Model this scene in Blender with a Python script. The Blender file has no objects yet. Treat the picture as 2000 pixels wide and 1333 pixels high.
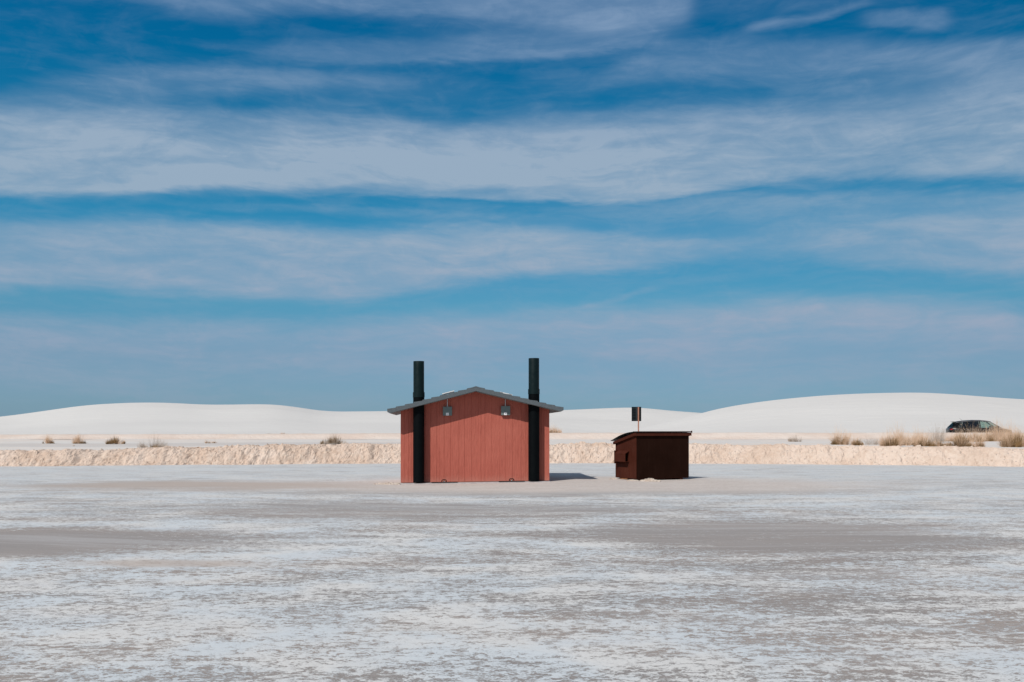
import bpy, bmesh, math, random
import numpy as np
from mathutils import Vector, Matrix
random.seed(7); np.random.seed(7)
scene = bpy.context.scene
C = scene.collection
R = math.radians

# ------------------------------------------------------------------ camera
EYE = 1.65; F = 1944.4; HY = 838.0          # photo pixels (2000 wide): focal length and horizon row
cam = bpy.data.cameras.new('camera'); camo = bpy.data.objects.new('camera', cam); C.objects.link(camo)
camo.location = (0, 0, EYE); camo.rotation_euler = (R(90), 0, 0)
cam.lens = 35; cam.sensor_width = 36; cam.shift_y = (HY-666.5)/2000
cam.clip_start = .1; cam.clip_end = 60000
scene.camera = camo
scene.view_settings.view_transform = 'Standard'; scene.view_settings.look = 'None'
scene.view_settings.exposure = 0; scene.view_settings.gamma = 1

# ------------------------------------------------------------------ node helpers
class NT:
    def __init__(s, tree): s.t = tree; s.n = tree.nodes; s.l = tree.links
    def add(s, typ, **kw):
        n = s.n.new(typ)
        for k, v in kw.items(): setattr(n, k, v)
        return n
    def inp(s, sock, v):
        if isinstance(v, bpy.types.NodeSocket): s.l.new(v, sock)
        elif v is not None: sock.default_value = v
    def m(s, op, a, b=None, c=None, clamp=False):
        n = s.add('ShaderNodeMath', operation=op, use_clamp=clamp)
        for i, v in enumerate((a, b, c)):
            if v is not None: s.inp(n.inputs[i], v)
        return n.outputs[0]
    def mr(s, v, a, b, c=0., d=1., smooth=True):
        n = s.add('ShaderNodeMapRange', interpolation_type='SMOOTHSTEP' if smooth else 'LINEAR')
        for i, x in enumerate((v, a, b, c, d)): s.inp(n.inputs[i], x)
        return n.outputs[0]
    def mix(s, f, a, b, blend='MIX'):
        n = s.add('ShaderNodeMix', data_type='RGBA', blend_type=blend)
        s.inp(n.inputs[0], f)
        for i, v in ((6, a), (7, b)):
            if not isinstance(v, bpy.types.NodeSocket) and len(v) == 3: v = (*v, 1)
            s.inp(n.inputs[i], v)
        return n.outputs[2]
    def noise(s, vec, scale, detail=4, rough=.5, dist=0., w=None):
        n = s.add('ShaderNodeTexNoise'); s.inp(n.inputs['Vector'], vec)
        n.inputs['Scale'].default_value = scale; n.inputs['Detail'].default_value = detail
        n.inputs['Roughness'].default_value = rough; n.inputs['Distortion'].default_value = dist
        return n.outputs[0]
    def mapv(s, vec, scale=(1, 1, 1), loc=(0, 0, 0), rot=(0, 0, 0)):
        n = s.add('ShaderNodeMapping'); s.inp(n.inputs[0], vec)
        n.inputs[1].default_value = loc; n.inputs[2].default_value = rot; n.inputs[3].default_value = scale
        return n.outputs[0]
    def comb(s, x, y, z):
        n = s.add('ShaderNodeCombineXYZ')
        for i, v in enumerate((x, y, z)): s.inp(n.inputs[i], v)
        return n.outputs[0]
    def sep(s, v):
        n = s.add('ShaderNodeSeparateXYZ'); s.inp(n.inputs[0], v); return n.outputs
    def ramp(s, f, stops):
        n = s.add('ShaderNodeValToRGB'); s.inp(n.inputs[0], f); cr = n.color_ramp
        while len(cr.elements) < len(stops): cr.elements.new(.5)
        for e, (p, c) in zip(cr.elements, stops): e.position = p; e.color = (*c, 1) if len(c) == 3 else c
        return n.outputs[0]
    def curve(s, x, pts):
        n = s.add('ShaderNodeFloatCurve'); s.inp(n.inputs[1], x); c = n.mapping.curves[0]
        n.mapping.use_clip = False
        while len(c.points) < len(pts): c.points.new(.5, .5)
        for p, (a, b) in zip(c.points, pts): p.location = (a, b); p.handle_type = 'AUTO'
        n.mapping.update(); return n.outputs[0]

def lin(r, g, b):
    f = lambda v: v/12.92 if v <= .04045 else ((v+.055)/1.055)**2.4
    return (f(r/255), f(g/255), f(b/255))

# ------------------------------------------------------------------ world: graded Nishita sky with cirrus bands
SUN_EL, SUN_HEAD = 45.5, 33.0       # elevation; light travels this many degrees to the right of straight ahead
to_sun = Vector((-math.sin(R(SUN_HEAD))*math.cos(R(SUN_EL)), -math.cos(R(SUN_HEAD))*math.cos(R(SUN_EL)), math.sin(R(SUN_EL))))
world = bpy.data.worlds.new('World'); scene.world = world; world.use_nodes = True
W = NT(world.node_tree); W.n.clear()
sky = W.add('ShaderNodeTexSky', sky_type='NISHITA', sun_disc=False)
sky.sun_elevation = R(SUN_EL); sky.sun_rotation = R(180+SUN_HEAD); sky.altitude = 1200
sky.air_density = 1.0; sky.dust_density = .6; sky.ozone_density = 1.5
SKY_STRENGTH = .1
tc = W.add('ShaderNodeTexCoord').outputs['Generated']
dx, dy, dz = W.sep(tc)
az = W.m('ARCTAN2', dx, dy)                     # 0 ahead, + right
el = W.m('ARCSINE', W.m('MINIMUM', W.m('MAXIMUM', dz, -1.), 1.))
AZ0, AZW = -.6, 1.2; EL0, ELW = -.02, .48       # curve domains (radians)
def azel(x, y):
    a = math.atan((x-1000)/F); return a, math.atan((HY-y)/F*math.cos(a))
an = W.m('DIVIDE', W.m('SUBTRACT', az, AZ0), AZW, clamp=True)
vec = W.comb(az, el, 0.)
# wispy warp of the elevation
w1 = W.noise(W.mapv(vec, (2.2, 9, 1), rot=(0, 0, R(2))), 1.6, 5, .55)
w2 = W.noise(W.mapv(vec, (9, 44, 1), rot=(0, 0, R(-3))), 1.5, 6, .6, .4)
elw = W.m('ADD', el, W.m('ADD', W.m('MULTIPLY', W.m('SUBTRACT', w1, .5), .030), W.m('MULTIPLY', W.m('SUBTRACT', w2, .5), .014)))
def ecurve(pts, warp=1):
    out = []
    for x, y in pts:
        a, e = azel(x, y); out.append(((a-AZ0)/AZW, (e-EL0)/ELW))
    return W.m('MULTIPLY_ADD', W.curve(an, out), ELW, EL0)
def ocurve(pts): return W.curve(an, [((azel(x, 400)[0]-AZ0)/AZW, v) for x, v in pts])
def band(top, bot, op, st, sb):
    t = ecurve(top); b = ecurve(bot); o = ocurve(op)
    px = 1/F
    up = W.mr(W.m('SUBTRACT', t, elw), -st*px*.5, st*px*.5)
    dn = W.mr(W.m('SUBTRACT', elw, b), -sb*px*.3, sb*px*.7)
    return W.m('MULTIPLY', W.m('MULTIPLY', up, dn), o)
bands = [
 # top wisps
 band([(0,-60),(700,-60),(1400,-60),(2000,-60)], [(0,5),(250,10),(400,38),(560,30),(850,48),(1060,70),(1200,90),(1340,60),(2000,-30)],
      [(0,.0),(180,.15),(420,.5),(800,.55),(1150,.7),(1320,.7),(1375,.1),(1700,.1),(2000,.05)], 30, 40),
 band([(0,70),(500,75),(700,80),(1000,60),(1400,60),(2000,60)], [(0,100),(500,122),(800,128),(1100,118),(1300,100),(2000,100)],
      [(0,0),(450,.05),(620,.38),(950,.48),(1250,.42),(1400,.05),(2000,0)], 50, 16),
 # thin wisp top right
 band([(0,40),(1400,60),(1500,34),(1600,18),(1700,-14),(2000,-20)], [(0,60),(1400,80),(1500,58),(1600,42),(1700,6),(2000,20)],
      [(0,0),(1440,0),(1490,.45),(1600,.4),(1690,.3),(1730,0),(2000,0)], 16, 16),
 band([(0,40),(1600,24),(1780,18),(2000,24)], [(0,60),(1600,50),(1780,56),(2000,60)],
      [(0,0),(1660,0),(1720,.33),(1830,.33),(1870,0),(2000,0)], 16, 16),
 # faint veil left/middle
 band([(0,175),(150,150),(300,136),(600,134),(900,150),(1150,205),(2000,150)], [(0,212),(300,200),(600,200),(900,222),(1200,225),(2000,200)],
      [(0,.05),(130,.2),(400,.40),(650,.32),(850,.12),(1050,.03),(1300,0),(2000,0)], 34, 50),
 # right veil
 band([(0,140),(900,160),(1050,156),(1150,146),(1250,112),(1400,84),(1650,78),(1900,84),(2000,80)], [(0,168),(900,168),(1100,172),(1300,168),(1500,166),(2000,166)],
      [(0,0),(950,.0),(1080,.3),(1200,.46),(1400,.42),(1700,.45),(2000,.42)], 40, 60),
 band([(0,150),(2000,110)], [(0,260),(1300,260),(2000,330)],
      [(0,0),(1100,.0),(1300,.12),(1500,.14),(1700,.24),(1850,.36),(2000,.4)], 90, 60),
 # main bright band
 band([(0,225),(200,238),(420,262),(600,240),(900,262),(1050,250),(1300,240),(1500,232),(1700,200),(2000,180)], [(0,386),(200,383),(380,371),(600,374),(900,373),(1100,371),(1300,388),(1450,370),(1650,352),(2000,345)],
      [(0,.75),(250,.86),(500,.98),(800,1.),(1050,.98),(1300,.78),(1550,.56),(1800,.46),(2000,.45)], 100, 26),
 band([(0,200),(300,205),(600,240),(900,255),(1100,240),(1500,215),(2000,170)], [(0,370),(500,360),(1000,360),(1500,350),(2000,340)],
      [(0,.5),(300,.42),(600,.3),(900,.32),(1200,.36),(1500,.34),(2000,.3)], 50, 40),
 # lower thin lip of the main band
 band([(0,370),(1000,368),(2000,350)], [(0,388),(600,388),(900,392),(1150,398),(1350,388),(1500,370),(2000,350)],
      [(0,0),(500,.1),(800,.5),(1100,.65),(1300,.62),(1500,.3),(2000,0)], 20, 12),
 # second band
 band([(0,432),(300,428),(420,436),(650,446),(900,444),(1200,452),(1500,462),(1700,430),(2000,420)], [(0,568),(250,575),(500,592),(700,594),(850,566),(1000,548),(1250,536),(1450,512),(1700,520),(2000,535)],
      [(0,.62),(200,.66),(450,.68),(800,.74),(1050,.8),(1300,.62),(1500,.36),(1700,.36),(2000,.45)], 44, 34),
 # right middle haze
 band([(0,380),(1200,392),(1400,385),(1600,370),(2000,362)], [(0,400),(1200,452),(1400,470),(1600,500),(2000,560)],
      [(0,0),(1100,.1),(1350,.28),(1700,.35),(2000,.45)], 26, 60),
 # loose strands in the clear gaps
 band([(0,590),(1080,604),(1180,590),(1290,564),(2000,564)], [(0,600),(1080,614),(1180,601),(1290,572),(2000,572)],
      [(0,0),(1060,0),(1180,.26),(1260,.24),(1310,0),(2000,0)], 14, 14),
 band([(0,400),(350,398),(600,408),(900,420),(1200,426),(2000,426)], [(0,410),(350,408),(600,418),(900,434),(1200,440),(2000,440)],
      [(0,0),(300,0),(500,.22),(800,.24),(1050,.2),(1250,0),(2000,0)], 16, 16),
 # low veil above the horizon
 band([(0,618),(200,638),(500,640),(800,625),(1000,608),(1300,604),(1500,588),(1800,592),(2000,610)], [(0,800),(1000,790),(2000,780)],
      [(0,.58),(500,.56),(1000,.60),(1500,.68),(2000,.66)], 50, 260),
]
def fmax(a, b):  # screen blend of densities
    return W.m('SUBTRACT', W.m('ADD', a, b), W.m('MULTIPLY', a, b))
d = bands[0]
for b in bands[1:]: d = fmax(d, b)
# streaks inside the clouds
wn = W.add('ShaderNodeTexNoise'); W.inp(wn.inputs['Vector'], W.mapv(vec, (3, 7, 1), loc=(5, 5, 0))); wn.inputs['Scale'].default_value = 1.3; wn.inputs['Detail'].default_value = 3
vo = W.add('ShaderNodeVectorMath', operation='MULTIPLY_ADD'); W.l.new(wn.outputs['Color'], vo.inputs[0]); vo.inputs[1].default_value = (.10, .045, 0); W.l.new(vec, vo.inputs[2])
vec = vo.outputs[0]
s1 = W.noise(W.mapv(vec, (4, 22, 1), loc=(3, 1, 0), rot=(0, 0, R(4))), 2.0, 6, .58, .3)
s2 = W.noise(W.mapv(vec, (12, 70, 1), loc=(7, 2, 0), rot=(0, 0, R(-6))), 2.0, 5, .6, .5)
s3 = W.noise(W.mapv(vec, (14, 30, 1), loc=(1, 5, 0), rot=(0, 0, R(20))), 1.6, 7, .65, 1.2)
tex = W.m('ADD', W.m('MULTIPLY', s1, .62), W.m('ADD', W.m('MULTIPLY', s2, .22), W.m('MULTIPLY', s3, .30)))
d = W.m('MULTIPLY', d, W.mr(tex, .30, .78, .48, 1.36, False))
# faint streaks everywhere + unseen cloud added beyond the frame to lift the ambient light
d = W.m('ADD', d, W.m('MULTIPLY', W.mr(tex, .48, .76), .17))
far = W.noise(W.mapv(tc, (1.5, 1.5, 5)), 2.2, 6, .6, .5)
fm = W.m('MAXIMUM', W.mr(W.m('ABSOLUTE', az), .5, .9), W.mr(el, .42, .6))
d = W.m('ADD', W.m('MULTIPLY', d, W.m('SUBTRACT', 1., fm)), W.m('MULTIPLY', W.mr(far, .38, .7), fm))
d = W.m('MINIMUM', W.m('MAXIMUM', d, 0.), 1.)
elc = W.m('DIVIDE', el, .42, clamp=True)
sky_tint = W.ramp(elc, [(0.0,(.235,.405,.71)),(.05,(.255,.42,.645)),(.17,(.27,.47,.62)),(.29,(.26,.60,.69)),(.47,(.125,.66,.79)),(.643,(.055,.625,.78)),(.81,(.012,.585,.79)),(.95,(.003,.55,.79))])
side = W.curve(an, [(0., 1.10), (.25, 1.05), (.5, 1.), (.75, .93), (1., .83)])
clear_f = W.mix(1., W.mix(1., sky.outputs[0], sky_tint, 'MULTIPLY'), side, 'MULTIPLY')
clear_o = W.mix(1., sky.outputs[0], (.70, .80, .80), 'MULTIPLY')
fm2 = W.m('MAXIMUM', W.mr(W.m('ABSOLUTE', az), .55, 1.1), W.mr(el, .42, .62))
clear = W.mix(fm2, clear_f, clear_o)
cloud_f = W.ramp(elc, [(0.0,(3.1,3.75,4.75)),(.2,(3.25,3.9,5.1)),(.5,(3.05,4.15,5.35)),(.64,(3.1,4.15,5.4)),(.85,(1.95,3.1,4.8)),(1.,(1.85,2.95,4.65))])
cloud_c = W.mix(fm2, cloud_f, (3.35, 3.75, 4.25))
skyc = W.mix(d, clear, cloud_c)
bg = W.add('ShaderNodeBackground'); W.inp(bg.inputs[0], skyc); bg.inputs[1].default_value = SKY_STRENGTH
wo = W.add('ShaderNodeOutputWorld'); W.l.new(bg.outputs[0], wo.inputs[0])

# ------------------------------------------------------------------ sun
sl = bpy.data.lights.new('sun', 'SUN'); sl.energy = 4.0; sl.angle = R(.5); sl.color = (1., .955, .90)
so = bpy.data.objects.new('sun', sl); C.objects.link(so)
so.rotation_euler = (-to_sun).to_track_quat('-Z', 'Y').to_euler(); so.location = (-10, -10, 20)

# ------------------------------------------------------------------ materials
def mat(name, base=None, rough=.8, metal=0., spec=.3, build=None):
    m = bpy.data.materials.new(name); m.use_nodes = True
    t = NT(m.node_tree); b = t.n['Principled BSDF']
    if base: b.inputs['Base Color'].default_value = (*base, 1)
    b.inputs['Roughness'].default_value = rough; b.inputs['Metallic'].default_value = metal
    b.inputs['Specular IOR Level'].default_value = spec
    if build: build(t, b)
    return m
def bump(t, b, h, dist=.01, strength=1.):
    n = t.add('ShaderNodeBump'); n.inputs['Distance'].default_value = dist; n.inputs['Strength'].default_value = strength
    t.inp(n.inputs['Height'], h); t.l.new(n.outputs[0], b.inputs['Normal']); return n
def objc(t): return t.add('ShaderNodeTexCoord').outputs['Object']

def ell(t, x, y, cx, cy, rx, ry, soft=.5, wob=None):
    a = t.m('DIVIDE', t.m('SUBTRACT', x, cx), rx); b = t.m('DIVIDE', t.m('SUBTRACT', y, cy), ry)
    r = t.m('SQRT', t.m('ADD', t.m('MULTIPLY', a, a), t.m('MULTIPLY', b, b)))
    if wob is not None: r = t.m('ADD', r, wob)
    return t.mr(r, 1-soft, 1+soft*.6, 1., 0.)

def b_ground(t, b):
    p = objc(t); x, y, z = t.sep(p)
    low = t.noise(t.mapv(p, (.5, 1.15, 1), loc=(3, 8, 0)), .34, 6, .6, .3)
    mid = t.noise(t.mapv(p, (.55, 1.3, 1), rot=(0, 0, R(3))), 1.7, 7, .62, .35)
    fine = t.noise(t.mapv(p, (.8, 1.15, 1), rot=(0, 0, R(-5))), 10.5, 10, .74, .45)
    fine2 = t.noise(t.mapv(p, (.85, 1.1, 1)), 42, 6, .7, .3)
    wob = t.m('MULTIPLY', t.m('SUBTRACT', t.noise(t.mapv(p, (.4, 1, 1)), .55, 5, .6), .5), 1.3)
    smooth1 = ell(t, x, y, 4.0, 15.6, 3.5, 2.2, .5, wob)      # damp smooth patches
    smooth2 = ell(t, x, y, -7.4, 14.6, 3.6, 1.8, .55, wob)
    smooth3 = ell(t, x, y, -2.2, 20.5, 5.5, 2.6, .6, wob)
    smooth4 = ell(t, x, y, 0.3, 26.0, 7.5, 1.6, .5, wob)
    smooth5 = ell(t, x, y, -9.5, 29.3, 5.0, 2.6, .6, wob)
    pad = ell(t, x, y, 1.4, 29.8, 10.2, 4.6, .45, t.m('MULTIPLY', wob, .5))
    damp = t.m('MAXIMUM', t.m('MAXIMUM', smooth1, smooth2), t.m('MULTIPLY', t.m('MAXIMUM', t.m('MAXIMUM', smooth3, smooth4), smooth5), .62))
    ddx = t.m('SUBTRACT', x, 3.0); ddy = t.m('SUBTRACT', 52., y)
    rr = t.m('SQRT', t.m('ADD', t.m('MULTIPLY', ddx, ddx), t.m('MULTIPLY', ddy, ddy))); aa = t.m('ARCTAN2', ddx, ddy)
    streak = t.noise(t.comb(t.m('MULTIPLY', rr, 1.0), t.m('MULTIPLY', aa, 3.2), 0.), 1.7, 9, .70, .7)
    # threshold of the white crust
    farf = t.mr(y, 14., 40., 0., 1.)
    th = t.m('ADD', t.m('MULTIPLY', t.m('SUBTRACT', low, .5), .75), t.m('MULTIPLY', t.m('SUBTRACT', mid, .5), .75))
    th = t.m('ADD', th, t.m('MULTIPLY', t.m('SUBTRACT', fine, .5), 1.75))
    th = t.m('ADD', th, t.m('MULTIPLY', t.m('SUBTRACT', fine2, .5), 1.15))
    th = t.m('ADD', th, t.m('MULTIPLY', t.m('SUBTRACT', streak, .5), .26))
    th = t.m('SUBTRACT', th, t.m('MULTIPLY', damp, .32))
    th = t.m('ADD', th, .075)
    crust = t.mr(th, -.06, .08)
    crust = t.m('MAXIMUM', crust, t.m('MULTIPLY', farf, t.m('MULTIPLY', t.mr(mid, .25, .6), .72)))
    crust = t.m('MULTIPLY', crust, t.m('SUBTRACT', 1., t.m('MULTIPLY', damp, .46)))
    tint = t.noise(t.mapv(p, (.4, .9, 1), loc=(9, 4, 0)), .5, 4, .5)
    g1 = t.mix(t.mr(tint, .4, .62), (.295, .272, .258), (.36, .308, .275))
    g1 = t.mix(t.mr(fine2, .35, .7), g1, (.225, .207, .197))
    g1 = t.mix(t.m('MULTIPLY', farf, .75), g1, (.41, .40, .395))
    g1 = t.mix(t.m('MULTIPLY', damp, .6), g1, (.30, .278, .266))
    g1 = t.mix(t.m('MULTIPLY', t.mr(streak, .45, .68), .7), g1, (.40, .385, .38))
    g1 = t.mix(t.m('MULTIPLY', t.mr(streak, .45, .28), .4), g1, (.225, .21, .205))
    w = t.mix(t.mr(t.noise(p, .8, 4, .5), .4, .62), (.575, .612, .635), (.645, .635, .615))
    w = t.mix(t.m('MULTIPLY', t.mr(t.noise(t.mapv(p, (.7, 1.1, 1)), 95, 4, .6), .42, .62), .30), w, (.42, .42, .415))
    w = t.mix(t.m('MULTIPLY', t.mr(streak, .52, .72), .35), w, (.50, .515, .56))
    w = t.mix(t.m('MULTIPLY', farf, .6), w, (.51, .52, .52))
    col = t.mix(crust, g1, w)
    # beige trodden soil of the pad
    pc = t.mix(t.mr(t.noise(t.mapv(p, (.6, 2.2, 1)), 1.3, 6, .6), .35, .65), (.52, .45, .405), (.42, .35, .312))
    pc = t.mix(t.mr(fine, .3, .7), pc, (.57, .52, .48))
    col = t.mix(t.m('MULTIPLY', pad, .92), col, pc)
    bei = t.m('MULTIPLY', t.m('MAXIMUM', smooth5, ell(t, x, y, -4.1, 12.3, 1.3, .35, .6, wob)), .7)
    col = t.mix(bei, col, (.43, .355, .305))
    # edge of the flat below the bank
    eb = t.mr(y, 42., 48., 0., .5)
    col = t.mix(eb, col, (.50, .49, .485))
    # sparse dark specks
    v = t.add('ShaderNodeTexVoronoi'); t.inp(v.inputs['Vector'], p); v.inputs['Scale'].default_value = 1.1
    sp = t.m('MULTIPLY', t.m('LESS_THAN', v.outputs['Distance'], .022), .7)
    col = t.mix(sp, col, (.12, .10, .09))
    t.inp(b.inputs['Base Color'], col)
    h = t.m('ADD', t.m('MULTIPLY', fine, 1.), t.m('MULTIPLY', fine2, .5))
    h = t.m('ADD', h, t.m('MULTIPLY', crust, .25))
    bump(t, b, h, .02, .55)
M = {}
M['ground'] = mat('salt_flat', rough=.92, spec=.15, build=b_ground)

def b_bank(t, b):
    p = objc(t); x, y, z = t.sep(p)
    n1 = t.noise(p, .45, 6, .65, .6); n2 = t.noise(p, 6, 7, .65, .3); n3 = t.noise(p, 22, 5, .6)
    col = t.mix(t.mr(n1, .35, .65), (.52, .395, .312), (.61, .495, .415))
    col = t.mix(t.m('MULTIPLY', t.mr(n2, .5, .72), .55), col, (.65, .565, .475))
    col = t.mix(t.m('MULTIPLY', t.mr(n2, .44, .30), .6), col, (.33, .235, .175))
    v = t.add('ShaderNodeTexVoronoi'); t.inp(v.inputs['Vector'], t.mapv(p, (1, 1, 1))); v.inputs['Scale'].default_value = 5
    sp = t.m('MULTIPLY', t.m('MULTIPLY', t.m('LESS_THAN', v.outputs['Distance'], .16), t.m('GREATER_THAN', n1, .48)), .55)
    col = t.mix(sp, col, (.22, .19, .18))
    t.inp(b.inputs['Base Color'], col)
    bump(t, b, t.m('ADD', n2, t.m('MULTIPLY', n3, .5)), .05, .7)
M['bank'] = mat('clod_earth', rough=.95, spec=.1, build=b_bank)

def b_plateau(t, b):
    p = objc(t); x, y, z = t.sep(p)
    n1 = t.noise(t.mapv(p, (.25, 1, 1)), .5, 5, .55); n2 = t.noise(t.mapv(p, (.4, 1, 1)), 3, 6, .6)
    col = t.mix(t.mr(n1, .38, .62), (.63, .57, .52), (.61, .585, .555))
    col = t.mix(t.m('MULTIPLY', t.mr(n2, .45, .7), .4), col, (.46, .43, .41))
    grey = t.m('MULTIPLY', ell(t, x, y, -18, 51.5, 17, 2.6, .4), .6)
    col = t.mix(grey, col, (.47, .44, .42))
    t.inp(b.inputs['Base Color'], col); bump(t, b, n2, .05, .5)
M['plateau'] = mat('packed_sand', rough=.95, spec=.1, build=b_plateau)

def b_bank2(t, b):
    p = objc(t)
    n1 = t.noise(t.mapv(p, (.4, 1, 1)), .9, 5, .55); n2 = t.noise(p, 5, 6, .6)
    col = t.mix(t.mr(n1, .35, .65), (.59, .485, .415), (.625, .545, .485))
    col = t.mix(t.m('MULTIPLY', t.mr(n2, .58, .75), .35), col, (.42, .33, .27))
    t.inp(b.inputs['Base Color'], col); bump(t, b, n2, .08, .6)
M['bank2'] = mat('pale_earth', rough=.95, spec=.1, build=b_bank2)

def b_dune(t, b):
    p = objc(t)
    n1 = t.noise(t.mapv(p, (.35, .8, 1.6)), .06, 5, .5, .4); n2 = t.noise(t.mapv(p, (.3, 1.2, 2)), .5, 7, .6, .4)
    n3 = t.noise(t.mapv(p, (.5, 2, 2)), 3, 5, .6)
    col = t.mix(t.mr(n1, .35, .65), (.58, .563, .54), (.615, .597, .57))
    col = t.mix(t.m('MULTIPLY', t.mr(n2, .45, .7), .35), col, (.63, .605, .575))
    t.inp(b.inputs['Base Color'], col)
    bump(t, b, t.m('ADD', t.m('MULTIPLY', n2, 1.), t.m('MULTIPLY', n3, .15)), .5, .35)
M['dune'] = mat('gypsum_sand', rough=.95, spec=.1, build=b_dune)

def b_wall(t, b):
    p = objc(t)
    g = t.noise(t.mapv(p, (9, 9, .7)), 4, 7, .62, .6); k = t.noise(t.mapv(p, (1, 1, .4)), 9, 5, .6); l = t.noise(p, .8, 4, .5)
    col = t.mix(t.mr(g, .3, .7), (.34, .086, .060), (.415, .112, .079))
    g2 = t.noise(t.mapv(p, (30, 30, .35)), 3, 5, .6)
    col = t.mix(t.m('MULTIPLY', t.mr(g2, .52, .72), .35), col, (.30, .070, .052))
    col = t.mix(t.m('MULTIPLY', t.mr(l, .4, .65), .35), col, (.45, .133, .095))
    z = t.sep(p)[2]
    col = t.mix(t.m('MULTIPLY', t.mr(t.m('ADD', z, t.m('MULTIPLY', k, .3)), .40, .12), .22), col, (.50, .27, .21))   # dust splashed up from the ground
    t.inp(b.inputs['Base Color'], col)
    bump(t, b, t.m('ADD', t.m('ADD', g, t.m('MULTIPLY', k, .9)), t.m('MULTIPLY', g2, .5)), .014, .8)
M['wall'] = mat('red_concrete', rough=.75, spec=.25, build=b_wall)
def simple(name, c1, c2, scale=6, rough=.7, metal=0., spec=.3, bd=.004, mp=(1, 1, 1), det=6):
    def bb(t, b):
        p = objc(t); n = t.noise(t.mapv(p, mp), scale, det, .6, .3)
        t.inp(b.inputs['Base Color'], t.mix(t.mr(n, .3, .7), c1, c2))
        t.inp(b.inputs['Roughness'], t.mr(n, .2, .8, max(rough-.1, .02), min(rough+.1, 1)))
        if bd: bump(t, b, n, bd, .6)
    return mat(name, rough=rough, metal=metal, spec=spec, build=bb)
M['roof'] = simple('grey_shake', (.070, .085, .095), (.102, .118, .128), 5, .8, mp=(8, 1, 8), bd=.006)
M['soffit'] = simple('grey_soffit', (.16, .17, .17), (.21, .21, .20), 4, .8)
M['pipe_hi'] = simple('sky_tinted_pipe', (.0022, .0085, .0095), (.0035, .0115, .0125), 7, .45, spec=.16, bd=0)  # black pipe with the greenish sky reflection put into its colour
M['pipe'] = simple('black_pipe', (.0009, .0018, .0024), (.0016, .0028, .0036), 7, .6, spec=.07, bd=.002)
M['box'] = simple('grey_green_box', (.11, .145, .145), (.14, .175, .17), 5, .5, spec=.4)
M['white'] = simple('white_label', (.72, .72, .74), (.8, .8, .8), 20, .5)
M['mark'] = simple('grey_mark', (.30, .30, .33), (.36, .36, .38), 20, .6)
M['conduit'] = simple('steel_conduit', (.42, .42, .45), (.55, .55, .57), 14, .4, metal=.5)
M['alum'] = simple('white_frame', (.68, .68, .67), (.78, .78, .77), 9, .4)
M['cell'] = simple('solar_cells', (.01, .014, .03), (.015, .02, .04), 9, .15, spec=.5)
M['concrete'] = simple('slab_concrete', (.33, .30, .30), (.45, .42, .41), 5, .9, bd=.01)
M['iron'] = simple('black_iron', (.004, .004, .004), (.010, .009, .009), 12, .6, spec=.1)
def b_dump(c1, c2, c3, amt):
    def f(t, b):
        p = objc(t); n = t.noise(p, 2.2, 6, .6, .3); s = t.noise(t.mapv(p, (6, 6, .5)), 3, 5, .6); q = t.noise(p, 11, 6, .7)
        col = t.mix(t.mr(n, .35, .65), c1, c2)
        col = t.mix(t.m('MULTIPLY', t.mr(s, .5, .75), amt), col, c3)
        col = t.mix(t.m('MULTIPLY', t.mr(q, .62, .75), amt*.8), col, c3)
        t.inp(b.inputs['Base Color'], col); t.inp(b.inputs['Roughness'], t.mr(q, .3, .7, .5, .8))
        bump(t, b, t.m('ADD', n, t.m('MULTIPLY', q, .2)), .012, .5)
    return f
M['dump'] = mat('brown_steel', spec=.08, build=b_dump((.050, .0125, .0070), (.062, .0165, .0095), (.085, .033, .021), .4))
M['dumpback'] = mat('darker_brown_steel', spec=.04, build=b_dump((.013, .0045, .0025), (.0165, .006, .0036), (.024, .011, .008), .5))  # back panel: much darker brown than the rest of the body
M['lid'] = simple('black_lid', (.006, .009, .009), (.012, .016, .015), 6, .55, spec=.3)
M['rust'] = simple('rusty_tab', (.20, .08, .03), (.32, .15, .07), 8, .9)
M['post'] = simple('red_brown_post', (.30, .13, .085), (.40, .20, .14), 6, .8, mp=(4, 4, .5))
M['signback'] = simple('dark_panel', (.003, .0045, .006), (.006, .009, .011), 6, .6, spec=.1)
M['signrib'] = simple('dark_rib', (.018, .024, .027), (.026, .032, .036), 6, .6, spec=.1)
M['clod'] = simple('pale_clods', (.44, .36, .30), (.60, .53, .46), 9, .95, bd=.02)
M['olive'] = simple('olive_blades', (.16, .098, .040), (.40, .25, .12), 3, .8, bd=0)
M['straw'] = simple('straw_stalks', (.60, .41, .27), (.72, .54, .40), 3, .85, bd=0)
M['twig'] = simple('grey_twigs', (.38, .30, .24), (.48, .41, .35), 3, .85, bd=0)
M['paint'] = simple('black_car_paint', (.0025, .003, .0035), (.004, .0045, .005), 3, .30, spec=.2, bd=0)
M['trim'] = mat('bright_trim', (.5, .5, .52), .25, 1.)
M['rubber'] = simple('tyre_rubber', (.012, .012, .012), (.02, .02, .02), 8, .9)
M['rim'] = mat('alloy_rim', (.35, .35, .37), .35, 1.)
M['red'] = mat('red_lens', (.25, .008, .015), .5, 0, .1)
M['lamp'] = mat('clear_lens', (.75, .75, .78), .08, .3, .6)
M['inner'] = simple('dark_cabin', (.010, .010, .010), (.02, .018, .017), 5, .9)
def b_glass(t, b, c=(.80, .88, .84, 1)):
    tr = t.add('ShaderNodeBsdfTransparent'); tr.inputs[0].default_value = c
    gl = t.add('ShaderNodeBsdfGlossy'); gl.inputs[1].default_value = .03
    mx = t.add('ShaderNodeMixShader'); mx.inputs[0].default_value = .10
    t.l.new(tr.outputs[0], mx.inputs[1]); t.l.new(gl.outputs[0], mx.inputs[2])
    t.l.new(mx.outputs[0], t.n['Material Output'].inputs[0])
M['glass'] = mat('tinted_glass', build=b_glass)
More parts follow.
